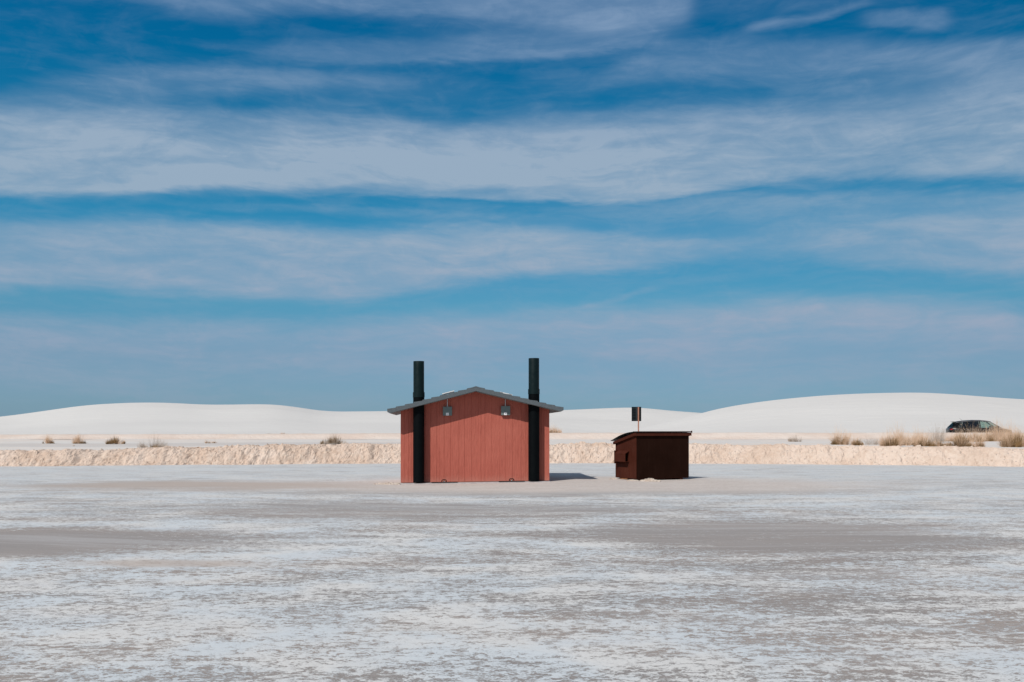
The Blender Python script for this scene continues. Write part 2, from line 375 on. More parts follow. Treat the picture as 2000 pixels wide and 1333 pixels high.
M['privacy'] = mat('privacy_glass', build=lambda t, b: b_glass(t, b, (.16, .18, .17, 1)))

# ------------------------------------------------------------------ mesh helpers
def mesh_obj(name, verts, faces, m, parent=None, smooth=False):
    me = bpy.data.meshes.new(name)
    me.from_pydata([tuple(v) for v in verts], [], [tuple(f) for f in faces])
    me.materials.append(M[m] if isinstance(m, str) else m)
    if smooth: me.polygons.foreach_set('use_smooth', [True]*len(me.polygons))
    me.update()
    o = bpy.data.objects.new(name, me); C.objects.link(o)
    if parent: o.parent = parent
    return o
def empty(name, loc, rz=0.):
    o = bpy.data.objects.new(name, None); C.objects.link(o); o.location = loc; o.rotation_euler = (0, 0, rz)
    o.empty_display_size = .2; return o
def tag(o, label=None, cat=None, group=None, kind=None):
    if label: o['label'] = label
    if cat: o['category'] = cat
    if group: o['group'] = group
    if kind: o['kind'] = kind
    return o
class MB:
    def __init__(s): s.v = []; s.f = []
    def poly(s, vs, fs):
        n = len(s.v); s.v += [tuple(v) for v in vs]; s.f += [tuple(i+n for i in f) for f in fs]; return s
    def box(s, x0, x1, y0, y1, z0, z1):
        return s.poly([(x0,y0,z0),(x1,y0,z0),(x1,y1,z0),(x0,y1,z0),(x0,y0,z1),(x1,y0,z1),(x1,y1,z1),(x0,y1,z1)],
                      [(0,3,2,1),(4,5,6,7),(0,1,5,4),(1,2,6,5),(2,3,7,6),(3,0,4,7)])
    def prism(s, pts, y0, y1, axis='y'):
        # pts: polygon in (a, z) counter-clockwise seen from -y
        n = len(pts)
        mk = (lambda a, z, y: (a, y, z)) if axis == 'y' else (lambda a, z, y: (y, a, z))
        vs = [mk(a, z, y0) for a, z in pts] + [mk(a, z, y1) for a, z in pts]
        fs = [tuple(range(n)), tuple(range(2*n-1, n-1, -1))] + [(i, i+n, (i+1) % n+n, (i+1) % n) for i in range(n)]
        return s.poly(vs, fs)
    def tube(s, p0, p1, r, n=10, r1=None, caps=True):
        p0 = Vector(p0); p1 = Vector(p1); d = (p1-p0).normalized(); r1 = r if r1 is None else r1
        a = d.orthogonal().normalized(); b = d.cross(a)
        vs = []
        for p, q in ((p0, r), (p1, r1)):
            for i in range(n):
                t = 2*math.pi*i/n; vs.append(p+(a*math.cos(t)+b*math.sin(t))*q)
        fs = [(i, (i+1) % n, (i+1) % n+n, i+n) for i in range(n)]
        if caps: fs += [tuple(range(n-1, -1, -1)), tuple(range(n, 2*n))]
        return s.poly(vs, fs)
    def path(s, pts, r, n=8):
        for a, b in zip(pts, pts[1:]): s.tube(a, b, r, n)
        return s
    def build(s, name, m, parent=None, smooth=False, bevel=0, xf=None):
        vs = s.v if xf is None else [xf(*v) for v in s.v]
        o = mesh_obj(name, vs, s.f, m, parent, False)
        bm = bmesh.new(); bm.from_mesh(o.data); bmesh.ops.recalc_face_normals(bm, faces=bm.faces)
        if bevel: bmesh.ops.bevel(bm, geom=bm.edges[:], offset=bevel, segments=2, profile=.5, affect='EDGES', clamp_overlap=True)
        bm.to_mesh(o.data); bm.free()
        if smooth:
            for p in o.data.polygons: p.use_smooth = True
            o.data.set_sharp_from_angle(angle=R(40))
        return o

# value noise (numpy) for terrain
def _h(i, j, s):
    n = (i*374761393 + j*668265263 + s*974634777) & 0x7fffffff
    n = ((n ^ (n >> 13))*1274126177) & 0x7fffffff
    return ((n ^ (n >> 16)) & 0xffff)/65535.
def vn(x, y, s=0):
    xi = np.floor(x).astype(np.int64); yi = np.floor(y).astype(np.int64); fx = x-xi; fy = y-yi
    fx = fx*fx*(3-2*fx); fy = fy*fy*(3-2*fy)
    a = _h(xi, yi, s); b = _h(xi+1, yi, s); c = _h(xi, yi+1, s); d_ = _h(xi+1, yi+1, s)
    return (a+(b-a)*fx)*(1-fy)+(c+(d_-c)*fx)*fy
def fbm(x, y, o=5, s=0, g=.5):
    t = 0; a = 1; n = 0
    for k in range(o):
        t = t+a*vn(x, y, s+k*17); n += a; a *= g; x = x*2.03+3.1; y = y*2.03+1.7
    return t/n-.5
def grid(name, X, Y, Z, m, smooth=True):
    ny, nx = X.shape
    v = np.stack([X, Y, Z], -1).reshape(-1, 3)
    i = np.arange(ny*nx).reshape(ny, nx)
    f = np.stack([i[:-1, :-1], i[:-1, 1:], i[1:, 1:], i[1:, :-1]], -1).reshape(-1, 4)
    me = bpy.data.meshes.new(name)
    me.vertices.add(len(v)); me.vertices.foreach_set('co', v.ravel())
    me.loops.add(f.size); me.loops.foreach_set('vertex_index', f.ravel().astype(np.int32))
    me.polygons.add(len(f)); me.polygons.foreach_set('loop_start', np.arange(0, f.size, 4, dtype=np.int32))
    me.polygons.foreach_set('loop_total', np.full(len(f), 4, dtype=np.int32))
    me.polygons.foreach_set('use_smooth', np.full(len(f), smooth))
    me.materials.append(M[m]); me.update(calc_edges=True); me.validate()
    o = bpy.data.objects.new(name, me); C.objects.link(o); tag(o, kind='structure'); return o
def sst(e0, e1, x):
    t = np.clip((x-e0)/(e1-e0), 0, 1); return t*t*(3-2*t)

# ------------------------------------------------------------------ ground sheet
BX, BD, BA = -1.14, 31.0, R(4)           # building front-wall centre and turn
def ground_z(X, Y):
    X = np.asarray(X, float); Y = np.asarray(Y, float)
    z = .05*fbm(X*.25, Y*.6, 4, 3)+.012*fbm(X*2, Y*2.5, 4, 5)
    z = z*sst(2, 6, Y)*sst(60, 45, Y)*sst(60, 40, np.abs(X))
    near = np.exp(-(((X-BX)/4.5)**2+((Y-BD-1)/3.2)**2))
    z = z*(1-near)+near*(-.045+.020*(X-BX))
    nd = np.exp(-(((X-4.6)/1.8)**2+((Y-32.3)/1.4)**2)); z = z*(1-nd)+nd*.0
    return z
xs = np.concatenate([[-30000, -3000, -400, -100], np.linspace(-45, 45, 601), [100, 400, 3000, 30000]])
ys = np.concatenate([[-30000, -2000, -200, -20, 0, 2], np.geomspace(4, 52, 420), [70, 120, 400, 3000, 30000]])
X, Y = np.meshgrid(xs, ys); Z = ground_z(X, Y); Z = np.where((np.abs(X) > 60) | (Y > 56), 0, Z)
grid('ground', X, Y, Z, 'ground')

# ------------------------------------------------------------------ earth bank along the lot
bxs = [-80, -40, -22.3, -12.96, -5.4, 8.6, 14.3, 22.3, 40, 80]
bds = [34, 40, 43.4, 45.8, 47.6, 47.6, 46.6, 43.4, 40, 34]
hxs = [-80, -22.3, -18, -15, -11, -5.4, 8.6, 14.6, 18, 22.3, 80]; hzs = [.6, .66, .70, .79, .86, .90, .905, .87, .82, .77, .6]
def smooth_interp(x, a, b):
    return (np.interp(x-1.5, a, b)+np.interp(x, a, b)+np.interp(x+1.5, a, b))/3
def Dbase(x): return smooth_interp(x, bxs, bds)
def Htop(x): return smooth_interp(x, hxs, hzs)
xs = np.linspace(-38, 38, 1700); ts = np.linspace(-.5, 2.3, 64)
X, T = np.meshgrid(xs, ts)
wob = .35*fbm(X*.35, 0*X, 4, 11)+.2*fbm(X*1.3, 0*X+3, 3, 12)
prof = sst(-.12, .95+wob, T)*.85+.15*sst(.1, .5, T)
rough = np.abs(fbm(X*1.6, T*2.0, 5, 21, .6))*2; clod = fbm(X*5, T*6, 4, 31, .65)
env = sst(-.35, .1, T)*sst(1.9, 1.0, T)*(1.+.9*fbm(X*.16, T*.4, 3, 25))
edge = .16*fbm(X*.7, 0*X, 4, 41)+.09*fbm(X*4, 0*X+9, 3, 42)
Zb = Htop(X)*prof - .03 + env*(.16*clod + .10*(.5-rough)) + edge*sst(.2, 1., T)*sst(2.2, 1.1, T)*1.0
Yb = Dbase(X)+T*1.0+wob*1.0 - env*(.18*fbm(X*3, T*4, 4, 51, .65)+.12*clod)
# small pits and stones
pit = vn(X*3.1, T*3.7, 61); Zb -= env*.07*sst(.80, .95, pit); st = vn(X*7, T*8, 71); Zb += env*.06*sst(.8, .95, st)
Zb = np.where(T < -.3, -.06, Zb)
grid('earth_bank', X, Yb, Zb, 'bank', smooth=False)

# ------------------------------------------------------------------ plateau, far bank, road, dunes
def plateau_z(X, Y):
    s = np.clip((Y-(Dbase(X)+1.5))/np.maximum(59.5-(Dbase(X)+1.5), 1), 0, 1)
    return Htop(X)-.035+(1.06-Htop(X))*s+.05*fbm(X*.3, Y*.8, 4, 81)
xs = np.linspace(-45, 45, 450); ts = np.linspace(0, 1, 90)
X, T = np.meshgrid(xs, ts); Y = (Dbase(X)+1.3)+(60.6-(Dbase(X)+1.3))*T
grid('plateau', X, Y, plateau_z(X, Y), 'plateau')
xs = np.linspace(-50, 50, 900); ts = np.linspace(0, 5, 50); X, T = np.meshgrid(xs, ts)
top = np.interp(X, [-31, -20, 0, 20, 31], [1.29, 1.33, 1.40, 1.41, 1.40])+.05*fbm(X*.5, 0*X, 4, 91)+.03*fbm(X*2.5, 0*X, 3, 92)
Z = 1.02+(top-1.02)*sst(.1, 1.5, T)-(top-.70)*sst(2.2, 4.4, T)+.05*fbm(X*2, T*3, 4, 95)*sst(0, .5, T)
grid('far_bank', X, 59.3+T+.3*fbm(X*.3, 0*X, 3, 96), Z, 'bank2')
X, Y = np.meshgrid(np.linspace(-70, 70, 120), np.linspace(62.8, 86, 60))
grid('road', X, Y, .72+.03*fbm(X*.3, Y*.5, 3, 97), 'plateau')
def crest(pts, Dc):
    px = np.array([p[0] for p in pts], float); py = np.array([p[1] for p in pts], float)
    return (px-1000)/F*Dc, EYE+(HY-py)/F*Dc
def smooth_crest(p, pts, w=14):
    a = [q[0] for q in pts]; b = [q[1] for q in pts]
    return sum(np.interp(p+k*w, a, b) for k in (-2, -1, 0, 1, 2))/5
def dune(pts, D0, Dc, p0, p1, n, z0, late, seed):
    P, T = np.meshgrid(np.linspace(p0, p1, n), np.concatenate([np.linspace(0, 1, 110), np.linspace(1.01, 1.7, 30)]))
    Y = D0+T*(Dc-D0); X = (P-1000)/F*Y
    a0 = (z0-EYE)/D0; ac = (HY-smooth_crest(P, pts))/F
    k = np.interp(P, late[0], late[1])
    g = np.sin(np.clip(T, 0, 1)*math.pi/2)**k
    zc = EYE+Dc*ac
    Z = np.where(T <= 1, EYE+Y*(a0+(ac-a0)*g), zc-(zc-z0)*sst(1, 1.7, T))
    w = np.sin(np.clip(T, 0, 1)*math.pi)
    Z = Z+w*(.55*fbm(X*.03, Y*.035, 4, seed)+.12*fbm(X*.2, Y*.5, 4, seed+1))
    grid('dune', X, Y, Z, 'dune')
dune([(-1500,815),(-400,826),(-150,824),(-40,818),(0,814.5),(40,809.5),(80,804),(110,799.5),(170,791.5),(220,788.5),(270,786.5),(330,787),(400,791),(470,790.5),(520,789.5),(560,792.5),(600,799),(640,804.5),(700,804),(800,803),(900,804),(1010,804),(1100,801.5),(1180,798),(1230,796),(1260,797),(1300,802),(1370,807),(1440,812),(1600,830),(2000,838),(3500,838)],
     84, 190, -700, 2500, 900, .68, ([1000, 1250], [1., 3.5]), 101)
dune([(1000,852),(1120,850),(1200,845),(1290,829),(1340,816),(1370,807),(1420,795),(1500,783),(1580,775),(1640,771),(1700,768.5),(1790,767),(1850,769.5),(1900,773.5),(1950,777.5),(2000,780.5),(2100,786),(2300,800),(2600,812),(3200,825)],
     82, 150, 1010, 3200, 620, .66, ([1000, 1400], [1.4, 1.1]), 111)

# ------------------------------------------------------------------ restroom building
S = .011   # the slab is not quite level: everything rises a little to the right
rb = empty('restroom_building', (BX, BD, .008), BA)
tag(rb, 'small brick-red gabled restroom building with two tall black vent pipes and grey roof', 'building')
sh = lambda x, y, z: (x, y, z+S*x)
HW, DEP, OV = 2.315, 3.3, .52
SL = .248; APX = 2.935; TH = .135
def under(x): return APX-TH-SL*abs(x)
gro_px = [240,282,307,352,395,430,483,540,563,608,668,745,798,863,925,950,988,1050,1126,1177,1245,1302,1325,1370,1420,1460,1510,1537]
gro = [((g/4.76+740)-928.5)/62.7 for g in gro_px]
# profile of the front face: (x, depth) with V grooves
wd = {483: .006, 563: .005, 925: .005, 950: .006, 1302: .006, 1325: .005, 307: .006}
pr = [(-HW, 0.)]
for g, gp in zip(gro, gro_px):
    w = wd.get(gp, .007); dp = .008 if gp not in wd else .005
    if g-w <= pr[-1][0]: continue
    j = random.uniform(-.003, .003)
    pr += [(g-w, pr[-1][1]), (g, dp), (g+w, j)]
pr.append((HW, pr[-1][1]))
fr = [(x, y, 0.) for x, y in pr]; n = len(pr)
vs = []; fs = []
# insert the ridge
k = max(i for i in range(n) if pr[i][0] < 0)
pr = pr[:k+1]+[(0., pr[k][1])]+pr[k+1:]; n = len(pr)
for x, y in pr: vs.append((x, y, 0.)); vs.append((x, y, under(x)+.02))
for i in range(n-1): fs.append((2*i, 2*i+2, 2*i+3, 2*i+1))
mb = MB(); mb.poly(vs, fs)
b0 = len(mb.v)
for x in (-HW, HW):
    yy = [0.]; 
    for q in range(1, 14): yy += [q*.235-.008, q*.235, q*.235+.008]
    yy.append(DEP); ins = [0, *([0, .012*(1 if x < 0 else -1), 0]*13), 0]
    v2 = []
    for y, dx_ in zip(yy, ins): v2 += [(x+dx_, y, 0.), (x+dx_, y, under(HW)+.02)]
    mb.poly(v2, [(2*i, 2*i+2, 2*i+3, 2*i+1) for i in range(len(yy)-1)])
mb.poly([(-HW, DEP, 0), (HW, DEP, 0), (HW, DEP, under(HW)+.02), (0, DEP, under(0)+.02), (-HW, DEP, under(HW)+.02)], [(0, 1, 2, 3, 4)])
mb.build('wall', 'wall', rb, xf=sh)
# roof with stepped shake courses
def roof_profile():
    pts = []; RW = 2.70; nC = 10; cw = RW/nC
    for c in range(nC):          # left side, from the eave up to the ridge
        x0 = -RW+c*cw; x1 = x0+cw
        j = random.uniform(-.012, .012)
        pts.append((x0+(j if c else 0), APX-SL*abs(x0)+.016)); pts.append((x1+(j if c < nC-1 else 0)-(.018 if c < nC-1 else 0), APX-SL*abs(x1)-.018))
    pts[-1] = (-.02, APX-.004)
    left = pts; right = [(-x, z) for x, z in reversed(left)]
    top = left+right
    bot = [(RW, APX-SL*RW-TH*.60), (RW-.07, APX-SL*(RW-.07)-TH), (0, APX-TH), (-RW+.07, APX-SL*(RW-.07)-TH), (-RW, APX-SL*RW-TH*.60)]
    return top+bot
mb = MB(); mb.prism(roof_profile(), -OV, DEP+OV)
roof = mb.build('roof', 'roof', rb, xf=sh)
# ridge cap
mb = MB(); mb.prism([(-.16, APX-SL*.16+.006), (0, APX+.014), (.16, APX-SL*.16+.006), (.16, APX-SL*.16-.02), (0, APX-.02), (-.16, APX-SL*.16-.02)], -OV-.004, DEP+OV+.004)
mb.build('ridge_cap', 'roof', roof, xf=sh)
mb = MB()
for s in (-1, 1):
    x0, x1 = s*.05, s*(2.62)
    z = lambda x: APX-TH-SL*abs(x)-.003
    pts = [(x0, z(x0)), (x1, z(x1)), (x1, z(x1)-.006), (x0, z(x0)-.006)]
    mb.prism(pts, -OV+.02, -.02); mb.prism(pts, DEP+.02, DEP+OV-.02)
    pts = [(s*(HW+.01), z(HW+.01)), (x1, z(x1)), (x1, z(x1)-.006), (s*(HW+.01), z(HW+.01)-.006)]
    mb.prism(pts, -.018, DEP+.018)
mb.build('soffit', 'soffit', roof, xf=sh)
# vent pipes
for cx, ztop, zc1, zc0 in ((-1.752, 3.745, 2.785, 2.63), (1.812, 3.815, 2.855, 2.70)):
    zz = S*cx; yc = -.18
    mb = MB(); mb.tube((cx, yc, 0.01), (cx, yc, zc0-.003), .173, 40); lo = mb.build('vent_pipe', 'pipe', rb, True, xf=sh)
    mb = MB()
    for z0, z1, r in ((zc0, zc1, .182),): mb.tube((cx, yc, z0), (cx, yc, z1), r, 40)
    mb.build('collar', 'pipe_hi', lo, True, xf=sh)
    mb = MB()
    n = 40; vs = []; fs = []
    for r, z in ((.166, zc1-.03), (.166, ztop-.015), (.162, ztop), (.15, ztop), (.15, zc1+.1)):
        for i in range(n):
            t = 2*math.pi*i/n; vs.append((cx+r*math.cos(t), yc+r*math.sin(t), z))
    for k in range(4):
        for i in range(n): fs.append((k*n+i, k*n+(i+1) % n, (k+1)*n+(i+1) % n, (k+1)*n+i))
    fs.append(tuple(range(4*n, 5*n)))
    mb.poly(vs, fs); mb.build('upper_pipe', 'pipe_hi', lo, True, xf=sh)
    mb = MB()   # straps holding the pipe to the wall
    mb.tube((cx, yc, 1.16), (cx, yc, 1.175), .1755, 40)
    mb.build('pipe_strap', 'pipe', lo, True, xf=sh)
# junction boxes with label and conduit
for px0, px1, py0, py1, cpx in ((864.6, 882.4, 794.8, 812.2, 873.4), (978.4, 996.2, 793.4, 811.2, 986.9)):
    sc = 62.95; x0 = (px0-928.5)/sc+.006; x1 = (px1-928.5)/sc+.006
    z1 = EYE+(HY-py0)/sc-.008-S*(x0+x1)/2; z0 = EYE+(HY-py1)/sc-.008-S*(x0+x1)/2; cx = (cpx-928.5)/sc+.004
    mb = MB(); mb.box(x0, x1, -.095, .012, z0, z1); jb = mb.build('junction_box', 'box', rb, bevel=.004, xf=sh)
    mb = MB(); mb.box(cx-.043, cx+.043, -.103, -.092, z0+.004, z0+.087); mb.build('label_plate', 'white', jb, xf=sh)
    mb = MB(); mb.tube((cx, -.106, z0+.045), (cx, -.1, z0+.045), .015, 16); mb.build('plate_dial', 'mark', jb, xf=sh)
    mb = MB(); mb.tube((cx, -.04, z1+.001), (cx, -.04, z1+.03), .018, 12); mb.tube((cx, -.04, z1+.03), (cx, -.04, under(cx)-.002), .0125, 12)
    mb.build('conduit', 'conduit', jb, True, xf=sh)
# solar panels standing on the roof
for xa, xb, rise in ((-1.03, -.655, .055), (.79, 1.17, .035)):
    rz = lambda x: APX-SL*abs(x)
    y0, y1 = .25, 1.05
    z_a, z_b = rz(xa)+rise, rz(xb)+rise
    mb = MB(); mb.prism([(xa, z_a), (xb, z_b), (xb, z_b+.028), (xa, z_a+.028)], y0, y1); sp = mb.build('solar_panel', 'alum', rb, xf=sh)
    mb = MB(); q = .02; mb.prism([(xa+q, z_a+(z_b-z_a)*q/(xb-xa)+.0285), (xb-q, z_b-(z_b-z_a)*q/(xb-xa)+.0285), (xb-q, z_b-(z_b-z_a)*q/(xb-xa)+.031), (xa+q, z_a+(z_b-z_a)*q/(xb-xa)+.031)], y0+q, y1-q)
    mb.build('solar_cells', 'cell', sp, xf=sh)
    for fx in (.12, .82):
        for y in (y0+.05, y1-.05):
            mb = MB(); x = xa+(xb-xa)*fx; mb.box(x-.02, x+.02, y-.02, y+.02, rz(x)-.03, rz(x)+rise+.002)
            mb.build('mounting_foot', 'alum', sp, xf=sh)
# slab and vault covers
mb = MB(); mb.box(-HW-.01, HW+.01, -.42, DEP+.1, -.30, -.004)
slab = mb.build('slab', 'concrete', rb, bevel=.008, xf=lambda x, y, z: (x, y, z+S*x-(.0 if y > -.1 else .012)))
for px0, px1, apx in ((841, 892, 865.5), (972, 1023, 997.3)):
    sc = 63.4; x0 = (px0-928.5)/sc+.02; x1 = (px1-928.5)/sc+.02; ax = (apx-928.5)/sc+.02
    mb = MB(); mb.box(x0, x1, -.40, -.28, -.003, .022); vh = mb.build('vault_cover', 'iron', rb, bevel=.004, xf=sh)
    pts = [(ax-.068, -.36, .02), (ax-.068, -.36, .065), (ax-.045, -.36, .088), (ax+.045, -.36, .088), (ax+.068, -.36, .065), (ax+.068, -.36, .02)]
    mb = MB(); mb.path(pts, .014, 8); mb.build('handle', 'iron', vh, True, xf=sh)
    mb = MB(); mb.box(ax-.03, ax+.03, -.375, -.345, .022, .055); pl = mb.build('padlock', 'iron', vh, bevel=.006, xf=sh)
    mb = MB(); mb.tube((ax, -.376, .036), (ax, -.38, .036), .010, 10); mb.build('keyhole_disc', 'alum', vh, xf=sh)

# ------------------------------------------------------------------ dumpster
DB = R(25); DL, DW = 2.02, 1.28
dm = empty('dumpster', (3.955, 31.7, 0.), DB)     # local x along the back face, local y towards the front lip
tag(dm, 'dark brown steel dumpster with sloping black lid standing right of the red building', 'dumpster')
zb, zbk, zfr = .055, 1.44, 1.16
# body: back at y=0, front at y=DW; side profile in (y, z)
side = [(0, zb), (DW, zb), (DW, zfr), (0, zbk)]
mb = MB(); mb.prism(side, 0, DL, axis='x')
body = mb.build('body', 'dump', dm, bevel=.006)
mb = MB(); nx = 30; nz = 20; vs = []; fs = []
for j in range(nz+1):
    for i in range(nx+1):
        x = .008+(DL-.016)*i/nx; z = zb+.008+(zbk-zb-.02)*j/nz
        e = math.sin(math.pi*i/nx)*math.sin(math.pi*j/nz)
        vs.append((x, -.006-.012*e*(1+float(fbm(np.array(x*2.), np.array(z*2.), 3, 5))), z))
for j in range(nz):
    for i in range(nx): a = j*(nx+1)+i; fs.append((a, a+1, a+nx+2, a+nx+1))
mb.poly(vs, fs); back = mb.build('back_panel', 'dumpback', dm, True); tag(back, 'very dark plain back panel')
# rim channel
mb = MB()
mb.prism([(-.062, zbk-.015), (-.004, zbk-.015), (-.004, zbk+.092), (-.050, zbk+.092)], -.065, DL+.065, axis='x')
mb.build('back_rim', 'dump', dm, bevel=.004)
for x0, x1 in ((-.065, -.003), (DL+.003, DL+.065)):
    s_ = (zfr-zbk)/DW
    mb = MB(); mb.prism([(0, zbk-.012), (DW+.05, zfr-.012+s_*.05), (DW+.05, zfr+.075+s_*.05), (0, zbk+.085)], x0, x1, axis='x')
    mb.build('side_rim', 'dump', dm, bevel=.004)
mb = MB(); mb.box(0, DL, DW+.003, DW+.06, zfr-.02, zfr+.075); mb.build('front_rim', 'dump', dm, bevel=.004)
# lids
def lid(x0, x1):
    n = 14; top = []; bot = []
    for i in range(n+1):
        t = i/n; y = -.078+(DW+.258)*t
        z = zbk+.112+(zfr+.0-zbk-.02-.0)*t**1.12+.055*math.sin(math.pi*min(t*1.05, 1))
        if i == n: z -= .0
        top.append((y, z+.012)); bot.append((y, z-.006))
    mb = MB(); mb.prism(bot+top[::-1], x0, x1, axis='x'); o = mb.build('lid', 'lid', dm)
    mb = MB()
    for k in range(4):
        y = .25+k*.28; i = min(n, int(y/((DW+.2)/n)))
        mb.box(x0+.12, x1-.12, y-.02, y+.02, top[i][1]-.01, top[i][1]+.014)
    mb.build('lid_rib', 'lid', o)
lid(-.075, DL/2-.01); lid(DL/2+.01, DL+.05)
mb = MB(); mb.tube((-.04, -.035, zbk+.122), (DL+.085, -.035, zbk+.122), .010, 10); hr = mb.build('hinge_rod', 'dump', dm, True)
mb = MB(); mb.box(DL+.07, DL+.095, -.055, -.02, zbk+.08, zbk+.15)
mb.build('hinge_bracket', 'dump', hr, bevel=.003)
# fork pockets on both short sides
def pocket(sx):
    y0, y1 = .42, 1.07; pr_ = .155; z0, zt, zm = .585, .945, .855
    f = lambda d_: -d_ if sx < 0 else DL+d_
    t_ = .012
    mb = MB()
    outer = [(0, zt), (pr_, zm), (pr_, z0), (0, z0-.0)]
    inner = [(0, zt-t_*1.2), (pr_-t_, zm-t_*.6), (pr_-t_, z0+t_), (0, z0+t_)]
    vs = []
    for y in (y0, y1):
        for a, z in outer+inner: vs.append((f(a), y, z))
    fs = []
    for i in range(3): fs.append((i, i+1, 8+i+1, 8+i)); fs.append((4+i, 12+i, 12+i+1, 4+i+1)); fs.append((i, 4+i, 4+i+1, i+1)); fs.append((8+i, 8+i+1, 12+i+1, 12+i))
    mb.poly(vs, fs); p = mb.build('fork_pocket', 'dump', dm)
    mb = MB(); a = sorted((f(.0), f(pr_+.01))); mb.box(a[0], a[1], y1, y1+.02, z0-.07, zt); mb.build('pocket_gusset', 'dump', p)
    return p
pocket(-1); pocket(1)
mb = MB(); mb.box(.02, DL-.02, 0.03, DW-.03, zb-.010, zb-.001); mb.build('floor_pan', 'dump', dm)
for x in (.14, 1.68):
    mb = MB(); mb.box(x, x+.11, .015, DW-.02, -.03, zb-.011); mb.build('skid', 'dump', dm, bevel=.003)
mb = MB(); mb.box(-.012, -.001, .52, .95, zb-.04, zb-.012); mb.build('rust_strip', 'rust', dm)

# clod piles
def pile(name, cx, cy, rx, ry, h, n, label, seed):
    rnd = random.Random(seed); mb = MB()
    nr, na = 7, 26; vs = [(0, 0, h)]; fs = []
    for r in range(1, nr+1):
        for a in range(na):
            t = 2*math.pi*a/na; q = r/nr
            z = h*max(0, math.cos(q*math.pi/2))**1.1*(.45+.6*rnd.random())-(.02 if r == nr else 0)
            vs.append((rx*q*math.cos(t)*(.9+.2*rnd.random()), ry*q*math.sin(t), z))
    for a in range(na): fs.append((0, 1+a, 1+(a+1) % na))
    for r in range(nr-1):
        for a in range(na): i = 1+r*na; fs.append((i+a, i+na+a, i+na+(a+1) % na, i+(a+1) % na))
    mb.poly(vs, fs)
    for _ in range(n):
        q = rnd.random()**.6; t = rnd.random()*6.28; x = rx*q*math.cos(t); y = ry*q*math.sin(t); z = h*(1-q)*.8
        s = rnd.uniform(.012, .034)*(1.5 if n > 40 else 1.1)
        v8 = [(x+s*i*rnd.uniform(.6, 1.1), y+s*j*rnd.uniform(.6, 1.1), z+s*k*rnd.uniform(.5, 1.)) for k in (-1, 1) for i, j in ((-1, -1), (1, -1), (1, 1), (-1, 1))]
        mb.poly(v8, [(0,3,2,1),(4,5,6,7),(0,1,5,4),(1,2,6,5),(2,3,7,6),(3,0,4,7)])
    o = mb.build(name, 'clod'); o.location = (cx, cy, float(ground_z(cx, cy))-.005); tag(o, label, 'earth pile', 'clod piles beside the dumpster and building'); return o
def at(px, py):   # point on the level ground under a photo pixel
    Dd = EYE*F/(py-HY); return (px-1000)/F*Dd, Dd
x, y = at(1270, 940.5); pile('clod_pile', x, y, .34, .16, .095, 60, 'crumbly pale clods heaped against the near bottom edge of the dumpster', 1)
x, y = at(1234, 940.0); pile('clod_pile', x, y, .20, .14, .05, 26, 'low scatter of clods under the left corner of the dumpster', 2)
x, y = at(762, 943); pile('clod_pile', x, y, .5, .3, .05, 50, 'low crumble of pinkish clods left of the red building', 3)
x, y = at(1196, 936.5); pile('clod_pile', x, y, .14, .12, .035, 14, 'tiny heap of clods on the ground left of the dumpster', 4)

# ------------------------------------------------------------------ sign behind the dumpster
sg = empty('sign', ((1247-1000)/F*38, 38, 0), R(-8)); tag(sg, 'dark rectangular sign seen from behind on a red-brown post behind the dumpster', 'sign')
ztop = EYE+(HY-795)/F*38; zlo = EYE+(HY-823)/F*38
mb = MB(); mb.box(-.025, .025, -.04, .015, -.3, ztop-.01); mb.build('post', 'post', sg, bevel=.004)
mb = MB(); mb.box(-.26, .105, .018, .035, zlo, ztop); pn = mb.build('panel', 'signback', sg, bevel=.003)
mb = MB(); mb.box(-.10, -.032, .006, .0175, zlo+.01, ztop-.01)
for k in range(5):
    z = zlo+.06+k*(ztop-zlo-.12)/4; mb.box(-.25, -.102, .008, .0175, z-.008, z+.008); mb.box(.032, .095, .008, .0175, z-.008, z+.008)
mb.build('panel_rib', 'signrib', pn)

# ------------------------------------------------------------------ dry desert plants
def blades(n, r0, h, spread, w, rnd, hvar=.4, curve=.3, squash=.7, cone=None):
    vs = []; fs = []
    subs = [(q_*r0, rnd.uniform(-.5, .5)*r0, rnd.uniform(.65, 1.)*(1-.45*abs(q_)), rnd.uniform(.15, .4)) for q_ in [rnd.uniform(-1, 1) for _ in range(5)]]+[(rnd.uniform(-.2, .2)*r0, 0, 1., .3)]
    for _ in range(n):
        sx, sy, sh_, sr = subs[rnd.randrange(6)]
        a = rnd.random()*6.283; q = r0*sr*math.sqrt(rnd.random()); bx = sx+math.cos(a)*q; by = (sy+math.sin(a)*q)*squash
        lean = min(1.35, spread*(rnd.random()**1.1)*1.25)                       # lean from vertical, radians
        L = h*sh_*(1-hvar*rnd.random())*(1-.25*lean)
        a2 = math.atan2(by/squash-sy*.3, bx-sx*.3)+rnd.uniform(-1.3, 1.3)
        tx = math.cos(a2)*math.sin(lean)*L; ty = math.sin(a2)*math.sin(lean)*L*squash; tz = math.cos(lean)*L
        wa = rnd.random()*3.1416; wx = math.cos(wa)*w*rnd.uniform(.6, 1.2); wy = math.sin(wa)*w
        i = len(vs)
        for t, ww in ((0, 1), (.5, .8), (1, .12)):
            b_ = (1+.25*curve*(1-t))*t
            x = bx+tx*t*(.55+.45*t)/1.; y = by+ty*t*(.55+.45*t); z = tz*b_/(1 if t < 1 else 1)
            vs += [(x-wx*ww, y-wy*ww, z), (x+wx*ww, y+wy*ww, z)]
        fs += [(i, i+1, i+3, i+2), (i+2, i+3, i+5, i+4)]
    return vs, fs
def plateau_pt(px, D):
    X_ = (px-1000)/F*D
    return X_, D, float(plateau_z(np.array(X_), np.array(D)))
